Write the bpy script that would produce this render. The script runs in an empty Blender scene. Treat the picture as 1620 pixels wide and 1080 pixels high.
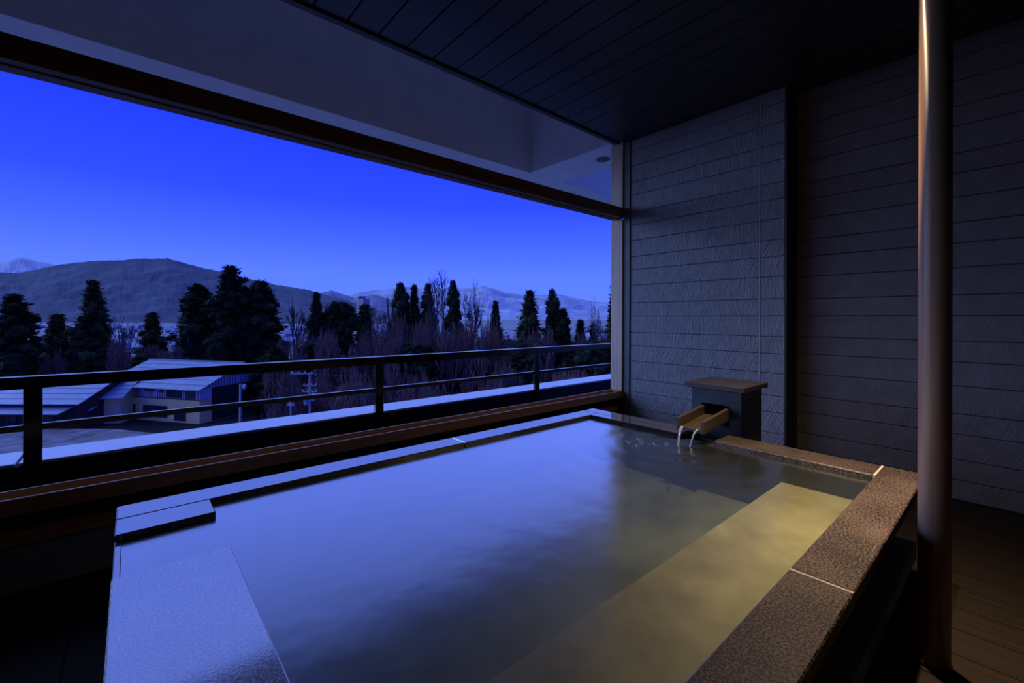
import bpy, bmesh, math, random
from mathutils import Vector, Matrix, noise
random.seed(7)
sc = bpy.context.scene
COL = sc.collection

# ------------------------------------------------------------------ camera
YAW = math.radians(49.09); ROLL = math.radians(0.2); FPX = 695.0
Fw = Vector((-math.sin(YAW), math.cos(YAW), 0)); Rt = Vector((math.cos(YAW), math.sin(YAW), 0)); Up = Vector((0, 0, 1))
R2 = Rt*math.cos(ROLL) + Up*math.sin(ROLL); U2 = Up*math.cos(ROLL) - Rt*math.sin(ROLL)
cam_d = bpy.data.cameras.new('camera'); cam = bpy.data.objects.new('camera', cam_d); COL.objects.link(cam)
m = Matrix.Identity(4)
for i, v in enumerate((R2, U2, -Fw)):
    for j in range(3): m[j][i] = v[j]
m.translation = Vector((0, 0, 1.25)); cam.matrix_world = m
cam_d.sensor_fit = 'HORIZONTAL'; cam_d.sensor_width = 36; cam_d.lens = FPX/1620*36
cam_d.shift_y = -(540-503.6)/1620
cam_d.clip_start = 0.05; cam_d.clip_end = 60000
sc.camera = cam

# ------------------------------------------------------------------ exposure, sky, lamps
sc.view_settings.view_transform = 'Standard'; sc.view_settings.look = 'None'
sc.view_settings.gamma = 1; sc.view_settings.use_curve_mapping = False
sc.view_settings.exposure = 0.0
W = bpy.data.worlds.new('dusk_sky'); sc.world = W; W.use_nodes = True
nt = W.node_tree; nt.nodes.clear()
wo = nt.nodes.new('ShaderNodeOutputWorld'); bg = nt.nodes.new('ShaderNodeBackground')
tc = nt.nodes.new('ShaderNodeTexCoord'); sx = nt.nodes.new('ShaderNodeSeparateXYZ'); rp = nt.nodes.new('ShaderNodeValToRGB')
nt.links.new(tc.outputs['Generated'], sx.inputs[0]); nt.links.new(sx.outputs['Z'], rp.inputs[0])
nt.links.new(rp.outputs[0], bg.inputs[0]); nt.links.new(bg.outputs[0], wo.inputs[0])
SKY = [(0.0, (.128, .250, 1.6)), (.09, (.108, .222, 1.6)), (.16, (.064, .144, 1.55)), (.24, (.031, .080, 1.5)), (.34, (.019, .055, 1.4)), (.6, (.015, .042, 1.1)), (1.0, (.011, .032, .85))]
el = rp.color_ramp.elements
el[0].position, el[0].color = SKY[0][0], (*SKY[0][1], 1)
el[1].position, el[1].color = SKY[-1][0], (*SKY[-1][1], 1)
for p, c in SKY[1:-1]:
    e = el.new(p); e.color = (*c, 1)
bg.inputs[1].default_value = 1.0

def lamp(name, kind, loc, target, energy, color, **kw):
    d = bpy.data.lights.new(name, kind); d.energy = energy; d.color = color
    for k, v in kw.items(): setattr(d, k, v)
    o = bpy.data.objects.new(name, d); COL.objects.link(o); o.location = loc
    o.rotation_euler = (Vector(target)-Vector(loc)).to_track_quat('-Z', 'Y').to_euler()
    return o
lamp('twilight_afterglow', 'SUN', (-7.2, -6.0, 3.1), (0, 0, 0), 1.45, (.38, .56, 1.0), angle=math.radians(50))
lamp('added_sky_fill', 'SUN', (-30, -4, 16), (0, 0, 0), 1.10, (.64, 1.0, 1.0), angle=math.radians(165))  # added wide sun without a seen source, pales sky-lit surfaces and reflections
def beam_falloff(o, n, axis=(0, 0, -1)):
    """beam of a reflector lamp: intensity falls with the n-th power of the cosine off the axis of its reflector"""
    d = o.data; d.use_nodes = True; t = d.node_tree; e = t.nodes['Emission']
    c = t.nodes.new('ShaderNodeTexCoord'); x = t.nodes.new('ShaderNodeVectorMath'); x.operation = 'DOT_PRODUCT'; a = t.nodes.new('ShaderNodeMath'); a.operation = 'ABSOLUTE'
    x.inputs[1].default_value = Vector(axis).normalized()
    p = t.nodes.new('ShaderNodeMath'); p.operation = 'POWER'; p.inputs[1].default_value = n
    t.links.new(c.outputs['Normal'], x.inputs[0]); t.links.new(x.outputs['Value'], a.inputs[0]); t.links.new(a.outputs[0], p.inputs[0]); t.links.new(p.outputs[0], e.inputs['Strength'])
def downlight(name, loc, energy, color, n, axis=(0, 0, -1), size=150):
    o = lamp(name, 'SPOT', loc, (loc[0], loc[1], 0), energy, color, spot_size=math.radians(size), spot_blend=.3, shadow_soft_size=.035); o.rotation_euler = (0, 0, 0)
    beam_falloff(o, n, axis)
downlight('bath_lamp', (-.916, 2.75, 3.16), 270, (1.0, .78, .50), 14)
downlight('added_pole_fill', (-.66, 2.63, 3.16), 640, (1.0, .71, .44), 26, (.46, -.42, -2.7))  # added lamp, its beam brightens the lit strip on the pole
downlight('added_room_fill', (1.1, -1.3, 3.14), 5, (1.0, .72, .50), 1)  # added warm fill from behind the camera, no such lamp known

# ------------------------------------------------------------------ materials
def mat(name): 
    M = bpy.data.materials.new(name); M.use_nodes = True
    return M, M.node_tree, M.node_tree.nodes['Principled BSDF']
def nd(t, k, **kw):
    n = t.nodes.new(k)
    for a, v in kw.items(): setattr(n, a, v)
    return n
def plain(name, col, rough=.6, spec=.5, ior=None, metal=0, var=.15, scale=8., bump=0., bscale=60., coord='Object', stretch=None):
    """procedural: two tones of one colour broken up by noise, optional fine relief"""
    M, t, b = mat(name); L = t.links.new
    tcn = nd(t, 'ShaderNodeTexCoord'); mp = nd(t, 'ShaderNodeMapping'); L(tcn.outputs[coord], mp.inputs[0])
    if stretch: mp.inputs['Scale'].default_value = stretch
    n = nd(t, 'ShaderNodeTexNoise'); n.inputs['Scale'].default_value = scale; n.inputs['Detail'].default_value = 5
    L(mp.outputs[0], n.inputs['Vector'])
    r = nd(t, 'ShaderNodeValToRGB'); r.color_ramp.elements[0].position = .3; r.color_ramp.elements[1].position = .7
    r.color_ramp.elements[0].color = (*[c*(1-var) for c in col], 1); r.color_ramp.elements[1].color = (*[min(1, c*(1+var)) for c in col], 1)
    L(n.outputs['Fac'], r.inputs[0]); L(r.outputs[0], b.inputs['Base Color'])
    b.inputs['Roughness'].default_value = rough; b.inputs['Specular IOR Level'].default_value = spec; b.inputs['Metallic'].default_value = metal
    if ior: b.inputs['IOR'].default_value = ior
    if bump:
        n2 = nd(t, 'ShaderNodeTexNoise'); n2.inputs['Scale'].default_value = bscale; n2.inputs['Detail'].default_value = 4
        L(mp.outputs[0], n2.inputs['Vector'])
        bp = nd(t, 'ShaderNodeBump'); bp.inputs['Strength'].default_value = bump; bp.inputs['Distance'].default_value = .01
        L(n2.outputs['Fac'], bp.inputs['Height']); L(bp.outputs[0], b.inputs['Normal'])
    return M
def granite(name, dark, light, rough, ior, bump, tint=(1, 1, 1)):
    M, t, b = mat(name); L = t.links.new
    tcn = nd(t, 'ShaderNodeTexCoord')
    n = nd(t, 'ShaderNodeTexNoise'); n.inputs['Scale'].default_value = 150; n.inputs['Detail'].default_value = 2; L(tcn.outputs['Object'], n.inputs['Vector'])
    n3 = nd(t, 'ShaderNodeTexNoise'); n3.inputs['Scale'].default_value = 5; n3.inputs['Detail'].default_value = 4; L(tcn.outputs['Object'], n3.inputs['Vector'])
    mx = nd(t, 'ShaderNodeMath', operation='MULTIPLY_ADD'); mx.inputs[1].default_value = .25; L(n3.outputs['Fac'], mx.inputs[0]); L(n.outputs['Fac'], mx.inputs[2])
    r = nd(t, 'ShaderNodeValToRGB'); r.color_ramp.elements[0].position = .54; r.color_ramp.elements[1].position = .74
    r.color_ramp.elements[0].color = (*dark, 1); r.color_ramp.elements[1].color = (*light, 1)
    L(mx.outputs[0], r.inputs[0]); L(r.outputs[0], b.inputs['Base Color'])
    b.inputs['Roughness'].default_value = rough; b.inputs['IOR'].default_value = ior; b.inputs['Specular Tint'].default_value = (*tint, 1)
    bp = nd(t, 'ShaderNodeBump'); bp.inputs['Strength'].default_value = bump; bp.inputs['Distance'].default_value = .002
    L(n.outputs['Fac'], bp.inputs['Height']); L(bp.outputs[0], b.inputs['Normal'])
    return M
def wood(name, c0, c1, rough=.45, axis=1, scale=1.0, spec=.5):
    M, t, b = mat(name); L = t.links.new
    tcn = nd(t, 'ShaderNodeTexCoord'); mp = nd(t, 'ShaderNodeMapping'); L(tcn.outputs['Object'], mp.inputs[0])
    s = [38*scale]*3; s[axis] = 1.6*scale; mp.inputs['Scale'].default_value = s
    n = nd(t, 'ShaderNodeTexNoise'); n.inputs['Scale'].default_value = 1.0; n.inputs['Detail'].default_value = 6; n.inputs['Distortion'].default_value = .6
    L(mp.outputs[0], n.inputs['Vector'])
    r = nd(t, 'ShaderNodeValToRGB'); r.color_ramp.elements[0].position = .32; r.color_ramp.elements[1].position = .68
    r.color_ramp.elements[0].color = (*c0, 1); r.color_ramp.elements[1].color = (*c1, 1)
    L(n.outputs['Fac'], r.inputs[0]); L(r.outputs[0], b.inputs['Base Color'])
    b.inputs['Roughness'].default_value = rough; b.inputs['Specular IOR Level'].default_value = spec
    bp = nd(t, 'ShaderNodeBump'); bp.inputs['Strength'].default_value = .12; bp.inputs['Distance'].default_value = .002
    L(n.outputs['Fac'], bp.inputs['Height']); L(bp.outputs[0], b.inputs['Normal'])
    return M
def siding(name, c0, c1, bs=.75, bd=.016):
    """fibre-cement board: grey-brown with raised diagonal strokes, turned a little on each board"""
    M, t, b = mat(name); L = t.links.new
    tcn = nd(t, 'ShaderNodeTexCoord'); oi = nd(t, 'ShaderNodeObjectInfo')
    vr = nd(t, 'ShaderNodeVectorRotate', rotation_type='Y_AXIS'); L(tcn.outputs['Object'], vr.inputs['Vector'])
    ml = nd(t, 'ShaderNodeMath', operation='MULTIPLY_ADD'); ml.inputs[1].default_value = .9; ml.inputs[2].default_value = -.55
    L(oi.outputs['Random'], ml.inputs[0]); L(ml.outputs[0], vr.inputs['Angle'])
    mp = nd(t, 'ShaderNodeMapping'); mp.inputs['Scale'].default_value = (75, 20, 13); L(vr.outputs[0], mp.inputs[0])
    n = nd(t, 'ShaderNodeTexNoise'); n.inputs['Scale'].default_value = 1; n.inputs['Detail'].default_value = 3; L(mp.outputs[0], n.inputs['Vector'])
    n2 = nd(t, 'ShaderNodeTexNoise'); n2.inputs['Scale'].default_value = 9; n2.inputs['Detail'].default_value = 5; L(tcn.outputs['Object'], n2.inputs['Vector'])
    mu = nd(t, 'ShaderNodeMath', operation='MULTIPLY'); L(n.outputs['Fac'], mu.inputs[0]); L(n2.outputs['Fac'], mu.inputs[1])
    r = nd(t, 'ShaderNodeValToRGB'); r.color_ramp.elements[0].position = .25; r.color_ramp.elements[1].position = .75
    r.color_ramp.elements[0].color = (*c0, 1); r.color_ramp.elements[1].color = (*c1, 1)
    L(n2.outputs['Fac'], r.inputs[0]); L(r.outputs[0], b.inputs['Base Color'])
    b.inputs['Roughness'].default_value = .62; b.inputs['Specular IOR Level'].default_value = .35
    bp = nd(t, 'ShaderNodeBump'); bp.inputs['Strength'].default_value = bs; bp.inputs['Distance'].default_value = bd
    L(mu.outputs[0], bp.inputs['Height']); L(bp.outputs[0], b.inputs['Normal'])
    return M
def water_mat():
    M, t, b = mat('bath_water'); L = t.links.new; t.nodes.remove(b)
    out = t.nodes['Material Output']
    lw = nd(t, 'ShaderNodeLayerWeight'); lw.inputs['Blend'].default_value = .5
    pw = nd(t, 'ShaderNodeMath', operation='POWER'); pw.inputs[1].default_value = 1.8; L(lw.outputs['Facing'], pw.inputs[0])
    sc_ = nd(t, 'ShaderNodeMath', operation='MULTIPLY_ADD', use_clamp=True); sc_.inputs[1].default_value = 1.05; sc_.inputs[2].default_value = .05; L(pw.outputs[0], sc_.inputs[0])
    tcn = nd(t, 'ShaderNodeTexCoord'); n = nd(t, 'ShaderNodeTexNoise'); n.inputs['Scale'].default_value = 3.2; n.inputs['Detail'].default_value = 3
    L(tcn.outputs['Object'], n.inputs['Vector'])
    bp = nd(t, 'ShaderNodeBump'); bp.inputs['Strength'].default_value = .16; bp.inputs['Distance'].default_value = .02; L(n.outputs['Fac'], bp.inputs['Height'])
    tr = nd(t, 'ShaderNodeBsdfTransparent'); tr.inputs[0].default_value = (.84, .88, .80, 1)
    df = nd(t, 'ShaderNodeBsdfDiffuse'); df.inputs[0].default_value = (.20, .26, .22, 1)
    m1 = nd(t, 'ShaderNodeMixShader'); m1.inputs[0].default_value = .05; L(tr.outputs[0], m1.inputs[1]); L(df.outputs[0], m1.inputs[2])
    gl = nd(t, 'ShaderNodeBsdfGlossy'); gl.inputs['Roughness'].default_value = .19; L(bp.outputs[0], gl.inputs['Normal'])
    m2 = nd(t, 'ShaderNodeMixShader'); L(sc_.outputs[0], m2.inputs[0]); L(m1.outputs[0], m2.inputs[1]); L(gl.outputs[0], m2.inputs[2])
    L(m2.outputs[0], out.inputs['Surface'])
    return M
def clear_mat(name, base, fac):
    M, t, b = mat(name); L = t.links.new; t.nodes.remove(b); out = t.nodes['Material Output']
    lw = nd(t, 'ShaderNodeLayerWeight'); lw.inputs['Blend'].default_value = .4
    ad = nd(t, 'ShaderNodeMath', operation='ADD', use_clamp=True); ad.inputs[1].default_value = fac; L(lw.outputs['Facing'], ad.inputs[0])
    tr = nd(t, 'ShaderNodeBsdfTransparent'); gl = nd(t, 'ShaderNodeBsdfGlossy'); gl.inputs['Roughness'].default_value = .08
    df = nd(t, 'ShaderNodeBsdfDiffuse'); df.inputs[0].default_value = (*base, 1)
    m0 = nd(t, 'ShaderNodeMixShader'); m0.inputs[0].default_value = .5; L(gl.outputs[0], m0.inputs[1]); L(df.outputs[0], m0.inputs[2])
    m1 = nd(t, 'ShaderNodeMixShader'); L(ad.outputs[0], m1.inputs[0]); L(tr.outputs[0], m1.inputs[1]); L(m0.outputs[0], m1.inputs[2])
    L(m1.outputs[0], out.inputs['Surface'])
    return M

MT = {}
MT['granite'] = granite('brown_granite', (.003, .0022, .002), (.155, .108, .085), .45, 1.5, .12)
MT['slab'] = granite('pale_granite', (.05, .042, .038), (.58, .50, .45), .10, 4.0, .04)
MT['wet'] = granite('wet_smooth_stone', (.06, .05, .045), (.12, .10, .09), .06, 3.8, .02)
MT['grout'] = plain('pale_grout', (.62, .50, .42), .7)
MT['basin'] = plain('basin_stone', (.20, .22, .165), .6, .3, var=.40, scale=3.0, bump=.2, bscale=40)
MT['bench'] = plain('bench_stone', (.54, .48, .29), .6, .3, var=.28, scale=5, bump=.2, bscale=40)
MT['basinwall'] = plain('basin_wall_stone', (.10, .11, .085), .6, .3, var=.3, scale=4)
MT['edge'] = plain('dark_edge_shade', (.022, .022, .022), .9, .05, var=.3, scale=20)
MT['apron'] = plain('tub_apron_stone', (.10, .07, .05), .6, .4, var=.3, scale=12)
MT['water'] = water_mat()
MT['stream'] = clear_mat('running_water', (.7, .75, .9), .25)
MT['foam'] = clear_mat('foam', (.35, .36, .4), .05)
MT['sill'] = wood('sill_cedar', (.42, .20, .075), (.62, .32, .125), .35, 1)
MT['beam'] = wood('beam_cedar', (.11, .050, .022), (.20, .095, .042), .45, 1)
MT['post'] = wood('post_cypress', (.60, .42, .30), (.76, .56, .42), .5, 2)
MT['polewood'] = wood('pole_cedar', (.34, .19, .105), (.48, .28, .165), .38, 2)
_t = MT['polewood'].node_tree; _b = _t.nodes['Principled BSDF']; _g = _t.nodes.new('ShaderNodeTangent'); _g.direction_type = 'RADIAL'; _g.axis = 'Z'
_t.links.new(_g.outputs[0], _b.inputs['Tangent']); _b.inputs['Anisotropic'].default_value = .92; _b.inputs['Anisotropic Rotation'].default_value = 0.25; _b.inputs['Roughness'].default_value = .42; _b.inputs['IOR'].default_value = 1.7
MT['spout'] = wood('spout_cypress', (.055, .038, .022), (.10, .070, .044), .5, 1)
MT['siding'] = siding('grey_siding', (.22, .215, .225), (.31, .30, .315), 1.0, .020)
MT['siding_shaded'] = siding('shaded_alcove_siding', (.135, .110, .105), (.19, .155, .148), .5, .012)  # darker copy of the siding, the alcove's dimness put into the colour
MT['sealant'] = plain('pale_sealant', (.34, .33, .35), .5)
MT['darktrim'] = plain('dark_metal_trim', (.035, .035, .04), .4, .5)
MT['bluetrim'] = plain('grey_corner_trim', (.12, .12, .13), .5)
MT['darkstone'] = plain('dark_box_stone', (.028, .030, .034), .42, .5, var=.3, scale=25, bump=.1, bscale=90)
MT['boxcap'] = plain('box_cap_stone', (.048, .038, .034), .45, .5, var=.25, scale=30, bump=.1, bscale=90)
MT['ceil'] = plain('black_ceiling_board', (.026, .026, .029), .42, .5, ior=1.6, var=.2, scale=3)
MT['plaster'] = plain('white_plaster', (.82, .81, .80), .85, .2, var=.05, scale=5)
MT['wallplaster'] = plain('grey_plaster', (.32, .29, .27), .85, .2, var=.08, scale=5)
MT['black'] = plain('black_base', (.008, .008, .008), .6, .3)
MT['floor'] = wood('floor_tile', (.009, .0055, .0032), (.016, .0098, .006), .8, 0, spec=.15)
MT['rail'] = plain('black_painted_steel', (.006, .006, .007), .16, .5, ior=1.5, var=.1)
MT['cap'] = plain('zinc_parapet_cap', (.55, .55, .58), .28, .5, ior=2.8, var=.05, scale=2)
MT['parapet'] = plain('dark_parapet', (.010, .010, .012), .7, .2)
MT['darkroom'] = plain('dark_room_wall', (.05, .045, .045), .8, .2)
MT['steel'] = plain('grey_galvanised', (.30, .32, .33), .5, .5)
MT['lens'] = plain('lamp_lens', (.10, .10, .11), .3)
MT['foliage'] = plain('dark_needles', (.022, .030, .010), .9, .1, var=.5, scale=3)
MT['foliage2'] = plain('olive_needles', (.040, .046, .014), .9, .1, var=.5, scale=3)
MT['bark'] = plain('dark_bark', (.045, .034, .032), .9, .1)
MT['twig'] = plain('grey_twigs', (.085, .062, .062), .9, .1)
MT['brush'] = plain('brown_brushwood', (.20, .115, .085), .9, .1)
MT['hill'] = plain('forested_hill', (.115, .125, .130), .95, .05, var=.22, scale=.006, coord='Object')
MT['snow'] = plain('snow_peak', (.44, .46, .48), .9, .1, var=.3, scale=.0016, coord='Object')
MT['hazehill'] = plain('hazed_hill', (.20, .22, .25), .9, .1, var=.25, scale=.003, coord='Object')  # distance haze put into the base colour as paleness
MT['ground'] = plain('winter_ground', (.035, .029, .026), .95, .1, var=.45, scale=.12)
MT['plain'] = plain('far_plain', (.30, .29, .28), .95, .1, var=.5, scale=.03)  # haze over the plain put into its paler colour
MT['bounce_ground'] = plain('pale_bounce_ground', (.27, .265, .255), .9, .1, var=.1, scale=.5)  # unseen near ground, added pale to bounce light up to the soffit
MT['gravel'] = plain('pale_gravel', (.22, .20, .18), .95, .1, var=.45, scale=.6)
MT['roof'] = plain('blue_grey_metal_roof', (.26, .30, .33), .45, .4, var=.15, scale=.8)
MT['cream'] = plain('cream_render', (.85, .60, .24), .9, .1, var=.1, scale=.6)
MT['white_panel'] = plain('white_panel', (.50, .50, .50), .8, .1, var=.06, scale=1)
MT['timber'] = plain('dark_timber', (.055, .035, .028), .8, .1, var=.2, scale=2)
MT['pane'] = plain('dark_window_pane', (.03, .03, .035), .2, .5)
MT['townroof'] = plain('pale_town_roof', (.36, .36, .37), .6, .2, var=.1, scale=.1)
MT['townwall'] = plain('town_wall', (.26, .25, .25), .9, .1, var=.2, scale=.1)

# ------------------------------------------------------------------ builders
BASE = {}
def base(o): return BASE.get(o.name, Vector((0, 0, 0)))
def empty(name, loc=(0, 0, 0)):
    o = bpy.data.objects.new(name, None); COL.objects.link(o); o.location = loc; o.empty_display_size = .1
    BASE[o.name] = Vector(loc); return o
def tag(o, label=None, cat=None, group=None, kind=None):
    if label: o['label'] = label
    if cat: o['category'] = cat
    if group: o['group'] = group
    if kind: o['kind'] = kind
    return o
def thing(name, label, cat, loc=(0, 0, 0), group=None): return tag(empty(name, loc), label, cat, group)
def struct(name, loc=(0, 0, 0)): return tag(empty(name, loc), kind='structure')
def link(name, bm, M, parent=None, label=None, smooth=False):
    me = bpy.data.meshes.new(name)
    off = base(parent) if parent else None
    if parent: bm.transform(Matrix.Translation(-off))
    bm.to_mesh(me); bm.free()
    if M: me.materials.append(MT[M])
    if smooth:
        for p in me.polygons: p.use_smooth = True
    o = bpy.data.objects.new(name, me); COL.objects.link(o)
    if parent: o.parent = parent; BASE[o.name] = off
    if label: o['label'] = label
    return o
def add_box(bm, a, b, bev=0., rot=None):
    a = Vector(a); b = Vector(b); c = (a+b)/2; s = b-a
    t = bmesh.new(); bmesh.ops.create_cube(t, size=1)
    bmesh.ops.scale(t, vec=s, verts=t.verts)
    if bev: bmesh.ops.bevel(t, geom=t.edges[:], offset=bev, segments=1, affect='EDGES', profile=.5)
    if rot: t.transform(rot)
    t.transform(Matrix.Translation(c))
    me = bpy.data.meshes.new('t'); t.to_mesh(me); t.free(); bm.from_mesh(me); bpy.data.meshes.remove(me)
def box(name, a, b, M, parent=None, bev=0., label=None):
    bm = bmesh.new(); add_box(bm, a, b, bev); return link(name, bm, M, parent, label)
def add_tube(bm, p0, p1, r0, r1, n=8, caps=True):
    p0 = Vector(p0); p1 = Vector(p1); d = (p1-p0)
    if d.length < 1e-6: return
    q = d.to_track_quat('Z', 'Y'); A = []; B = []
    for i in range(n):
        v = q @ Vector((math.cos(2*math.pi*i/n), math.sin(2*math.pi*i/n), 0))
        A.append(bm.verts.new(p0+v*r0)); B.append(bm.verts.new(p1+v*r1))
    for i in range(n):
        j = (i+1) % n; bm.faces.new((A[i], A[j], B[j], B[i]))
    if caps: bm.faces.new(A[::-1]); bm.faces.new(B)
def tube(name, p0, p1, r0, r1, M, parent=None, n=8, label=None, smooth=False):
    bm = bmesh.new(); add_tube(bm, p0, p1, r0, r1, n); return link(name, bm, M, parent, label, smooth)
def add_prism(bm, poly, vec):
    vec = Vector(vec); A = [bm.verts.new(Vector(p)) for p in poly]; B = [bm.verts.new(Vector(p)+vec) for p in poly]
    n = len(A); bm.faces.new(A[::-1]); bm.faces.new(B)
    for i in range(n): bm.faces.new((A[i], A[(i+1) % n], B[(i+1) % n], B[i]))
    bmesh.ops.recalc_face_normals(bm, faces=bm.faces)

YL, YR, XC = 4.131, 4.335, -1.2855     # bath-side wall, recessed wall, the corner between them
ZC = 3.206                             # ceiling
# ------------------------------------------------------------------ room shell: walls, ceiling, window and balcony coordinates scaled up about the camera
fl = struct('floor'); box('subfloor', (-3.12, -2.7, -.12), (3.1, 4.6, -.012), 'black', fl)
y = 2.335-.1935*26
while y < 4.33:
    y1 = min(y+.1935, 4.33)
    if y1 > -2.6: box('floor_board', (-2.976, max(y, -2.6)+.0025, -.012), (3.0, y1-.0025, 0), 'floor', fl, .0015)
    y += .1935
wb = struct('wall_back')
box('backing', (-2.86, YL+.02, 0), (XC-.01, YL+.34, 3.32), 'darktrim', wb)
Z = [.002, .138, .280, .458, .599, .791, .958, 1.104, 1.280, 1.425, 1.615, 1.785, 1.928, 2.104, 2.271, 2.410, 2.599, 2.738, 2.915, 3.079, 3.204]
for z0, z1 in zip(Z, Z[1:]):
    for x0, x1 in ((-2.788, -1.4895), (-1.469, XC)):
        box('siding_board', (x0, YL, z0+.0022), (x1, YL+.02, z1-.0022), 'siding', wb, .0035)
box('joint_strip', (-1.488, YL-.002, .002), (-1.4705, YL+.02, 3.204), 'sealant', wb, .002)
wr = struct('wall_alcove')
box('backing', (XC-.01, YR+.02, 0), (3.1, YR+.2, 3.32), 'darktrim', wr)
for z0, z1 in zip(Z, Z[1:]):
    for x0, x1 in ((XC+.034, .78), (.792, 3.0)):
        box('siding_board', (x0, YR, z0+.0022), (x1, YR+.02, z1-.0022), 'siding_shaded', wr, .0035)
tr = struct('trim_1'); box('corner_cover', (XC, YL+.003, .002), (XC+.014, YR+.02, 3.204), 'darktrim', tr, .001); box('inside_cover', (XC+.014, YR-.006, .002), (XC+.034, YR+.02, 3.204), 'darktrim', tr, .001)
tr = struct('trim_2'); box('corner_cover', (-2.864, YL-.014, .002), (-2.791, YL+.02, 3.204), 'bluetrim', tr, .002)
cl = struct('ceiling')
box('ceiling_slab', (-2.928, -2.7, ZC+.012), (3.1, 4.6, ZC+.12), 'black', cl)
y = 3.640-.2141*31
while y < 4.33:
    y1 = min(y+.2141, 4.33)
    if y1 > -2.6: box('ceiling_board', (-2.922, max(y, -2.6)+.005, ZC), (3.0, y1-.005, ZC+.012), 'ceil', cl, .002)
    y += .2141
tr = struct('trim_3'); box('ceiling_edge', (-2.974, -2.7, ZC-.012), (-2.928, 4.12, ZC+.036), 'darktrim', tr, .003); box('edge_bead', (-2.927, -2.7, ZC-.019), (-2.911, 4.12, ZC+.002), 'darktrim', tr, .002)
tag(box('wall_right', (3.0, -2.7, 0), (3.13, 4.6, 3.32), 'darkroom'), kind='structure')
tag(box('wall_front', (-3.1, -2.75, 0), (3.13, -2.6, 3.32), 'darkroom'), kind='structure')
wl = struct('wall_left')
box('plaster_face', (-3.10, -2.7, 0), (-2.977, 4.47, .228), 'wallplaster', wl)
box('timber_rail', (-3.10, -2.7, .223), (-2.940, 4.131, .284), 'sill', wl, .003)
box('end_block', (-3.0, 4.1315, .284), (-2.862, 4.47, .40), 'black', wl)
box('end_block', (-2.976, 4.1315, 0), (-2.862, 4.47, .283), 'black', wl)
box('sill_support', (-3.10, -2.7, .284), (-3.0, 4.47, .384), 'black', wl)  # black band, the shade under the sill put into its colour
box('outer_face', (-3.20, -2.7, -.6), (-3.10, 4.47, .39), 'parapet', wl)
# open window: sill, head beam, posts
w1 = struct('window_1')
box('sill', (-2.884, -2.7, .382), (-2.867, 4.125, .454), 'sill', w1, .0025)
box('sill', (-3.025, -2.7, .376), (-3.008, 4.125, .454), 'sill', w1, .0025)
box('sill_track', (-3.0075, -2.7, .376), (-2.8845, 4.125, .396), 'sill', w1, .002)
box('head_beam', (-2.922, -2.7, 2.363), (-2.858, 4.128, 2.473), 'beam', w1, .0035)
box('head_track', (-2.974, -2.7, 2.356), (-2.9235, 4.128, 2.465), 'beam', w1, .003)
box('head_track', (-3.025, -2.7, 2.363), (-2.9755, 4.128, 2.465), 'beam', w1, .003)
box('sill_end', (-3.0075, 4.095, .3965), (-2.8845, 4.20, .4540), 'sill', w1)
box('post', (-3.022, 4.095, .4545), (-2.870, 4.20, 2.3555), 'post', w1, .0035)
box('post', (-3.022, 4.095, 2.474), (-2.870, 4.20, 3.25), 'post', w1, .0035)
box('post', (-3.022, -2.6, .4545), (-2.870, -2.45, 2.362), 'post', w1, .0035)

# ------------------------------------------------------------------ balcony outside
bf = struct('floor_balcony'); box('slab', (-4.31, -8, -.6), (-3.20, 11, -.35), 'parapet', bf)
ro = struct('ceiling_balcony')
XB, ZB = -4.4955, 3.291
box('perimeter_beam', (-5.20, -8, ZB), (XB, 12, 5.2), 'plaster', ro)
box('cross_beam', (XB, 4.222, ZB), (-2.88, 4.866, 5.2), 'plaster', ro)
box('cross_beam', (XB, -3.0, ZB), (-2.88, -2.36, 5.2), 'plaster', ro)
box('coffer_top', (-5.20, -8, 5.2), (3.2, 12, 5.35), 'plaster', ro)
box('fascia', (-2.928, -2.75, 3.25), (-2.86, 4.222, 5.2), 'plaster', ro)
dl = thing('balcony_downlight', 'round unlit downlight set in the white beam outside the window', 'lamp', (-3.487, 4.55, ZB))
bm = bmesh.new(); add_tube(bm, (-3.487, 4.55, ZB-.010), (-3.487, 4.55, ZB+.001), .091, .095, 28); link('trim_ring', bm, 'steel', dl)
bm = bmesh.new(); add_tube(bm, (-3.487, 4.55, ZB-.012), (-3.487, 4.55, ZB-.0105), .078, .080, 28); link('lens', bm, 'lens', dl)
pp = thing('balcony_parapet', 'low dark parapet with a wide pale metal capping outside the window', 'parapet', (-4.07, 1, -.35))
box('body', (-4.22, -8, -.35), (-3.89, 11, .356), 'parapet', pp)
for a, b in ((-8, -3.715), (-3.70, -.522), (-.508, 2.679), (2.688, 5.87), (5.88, 11)):
    box('cap_sheet', (-4.2525, a, .3565), (-3.906, b, .375), 'cap', pp, .003)
rl = thing('balcony_railing', 'black steel balcony railing with two rails above the pale parapet cap', 'railing', (-3.888, 1, .2))
box('top_rail', (-3.93, -8, .822), (-3.852, 11, .894), 'rail', rl, .004)
box('mid_rail', (-3.909, -8, .567), (-3.876, 11, .604), 'rail', rl, .003)
for yp in (-4.82, -2.64, -.446, 1.739, 3.771, 5.87, 7.9):
    box('post', (-3.905, yp-.039, .2), (-3.871, yp+.039, .8225), 'rail', rl, .003)

# ------------------------------------------------------------------ bath
ZW = .477
tb = thing('bath_tub', 'large rectangular sunken stone bath filled with water beside the open window', 'bath', (-1.3, 1.45, 0))
X0, X1, Y0, Y1 = -2.335, -.295, -.042, 2.925
XI0, XI1, YI0, YI1 = -2.188, -.452, .250, 2.715
T = .045
def slab(a, b, M, label=None, z0=.5-T, z1=.5, bev=.004): return box('rim_slab', (*a, z0), (*b, z1), M, tb, bev, label)
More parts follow.
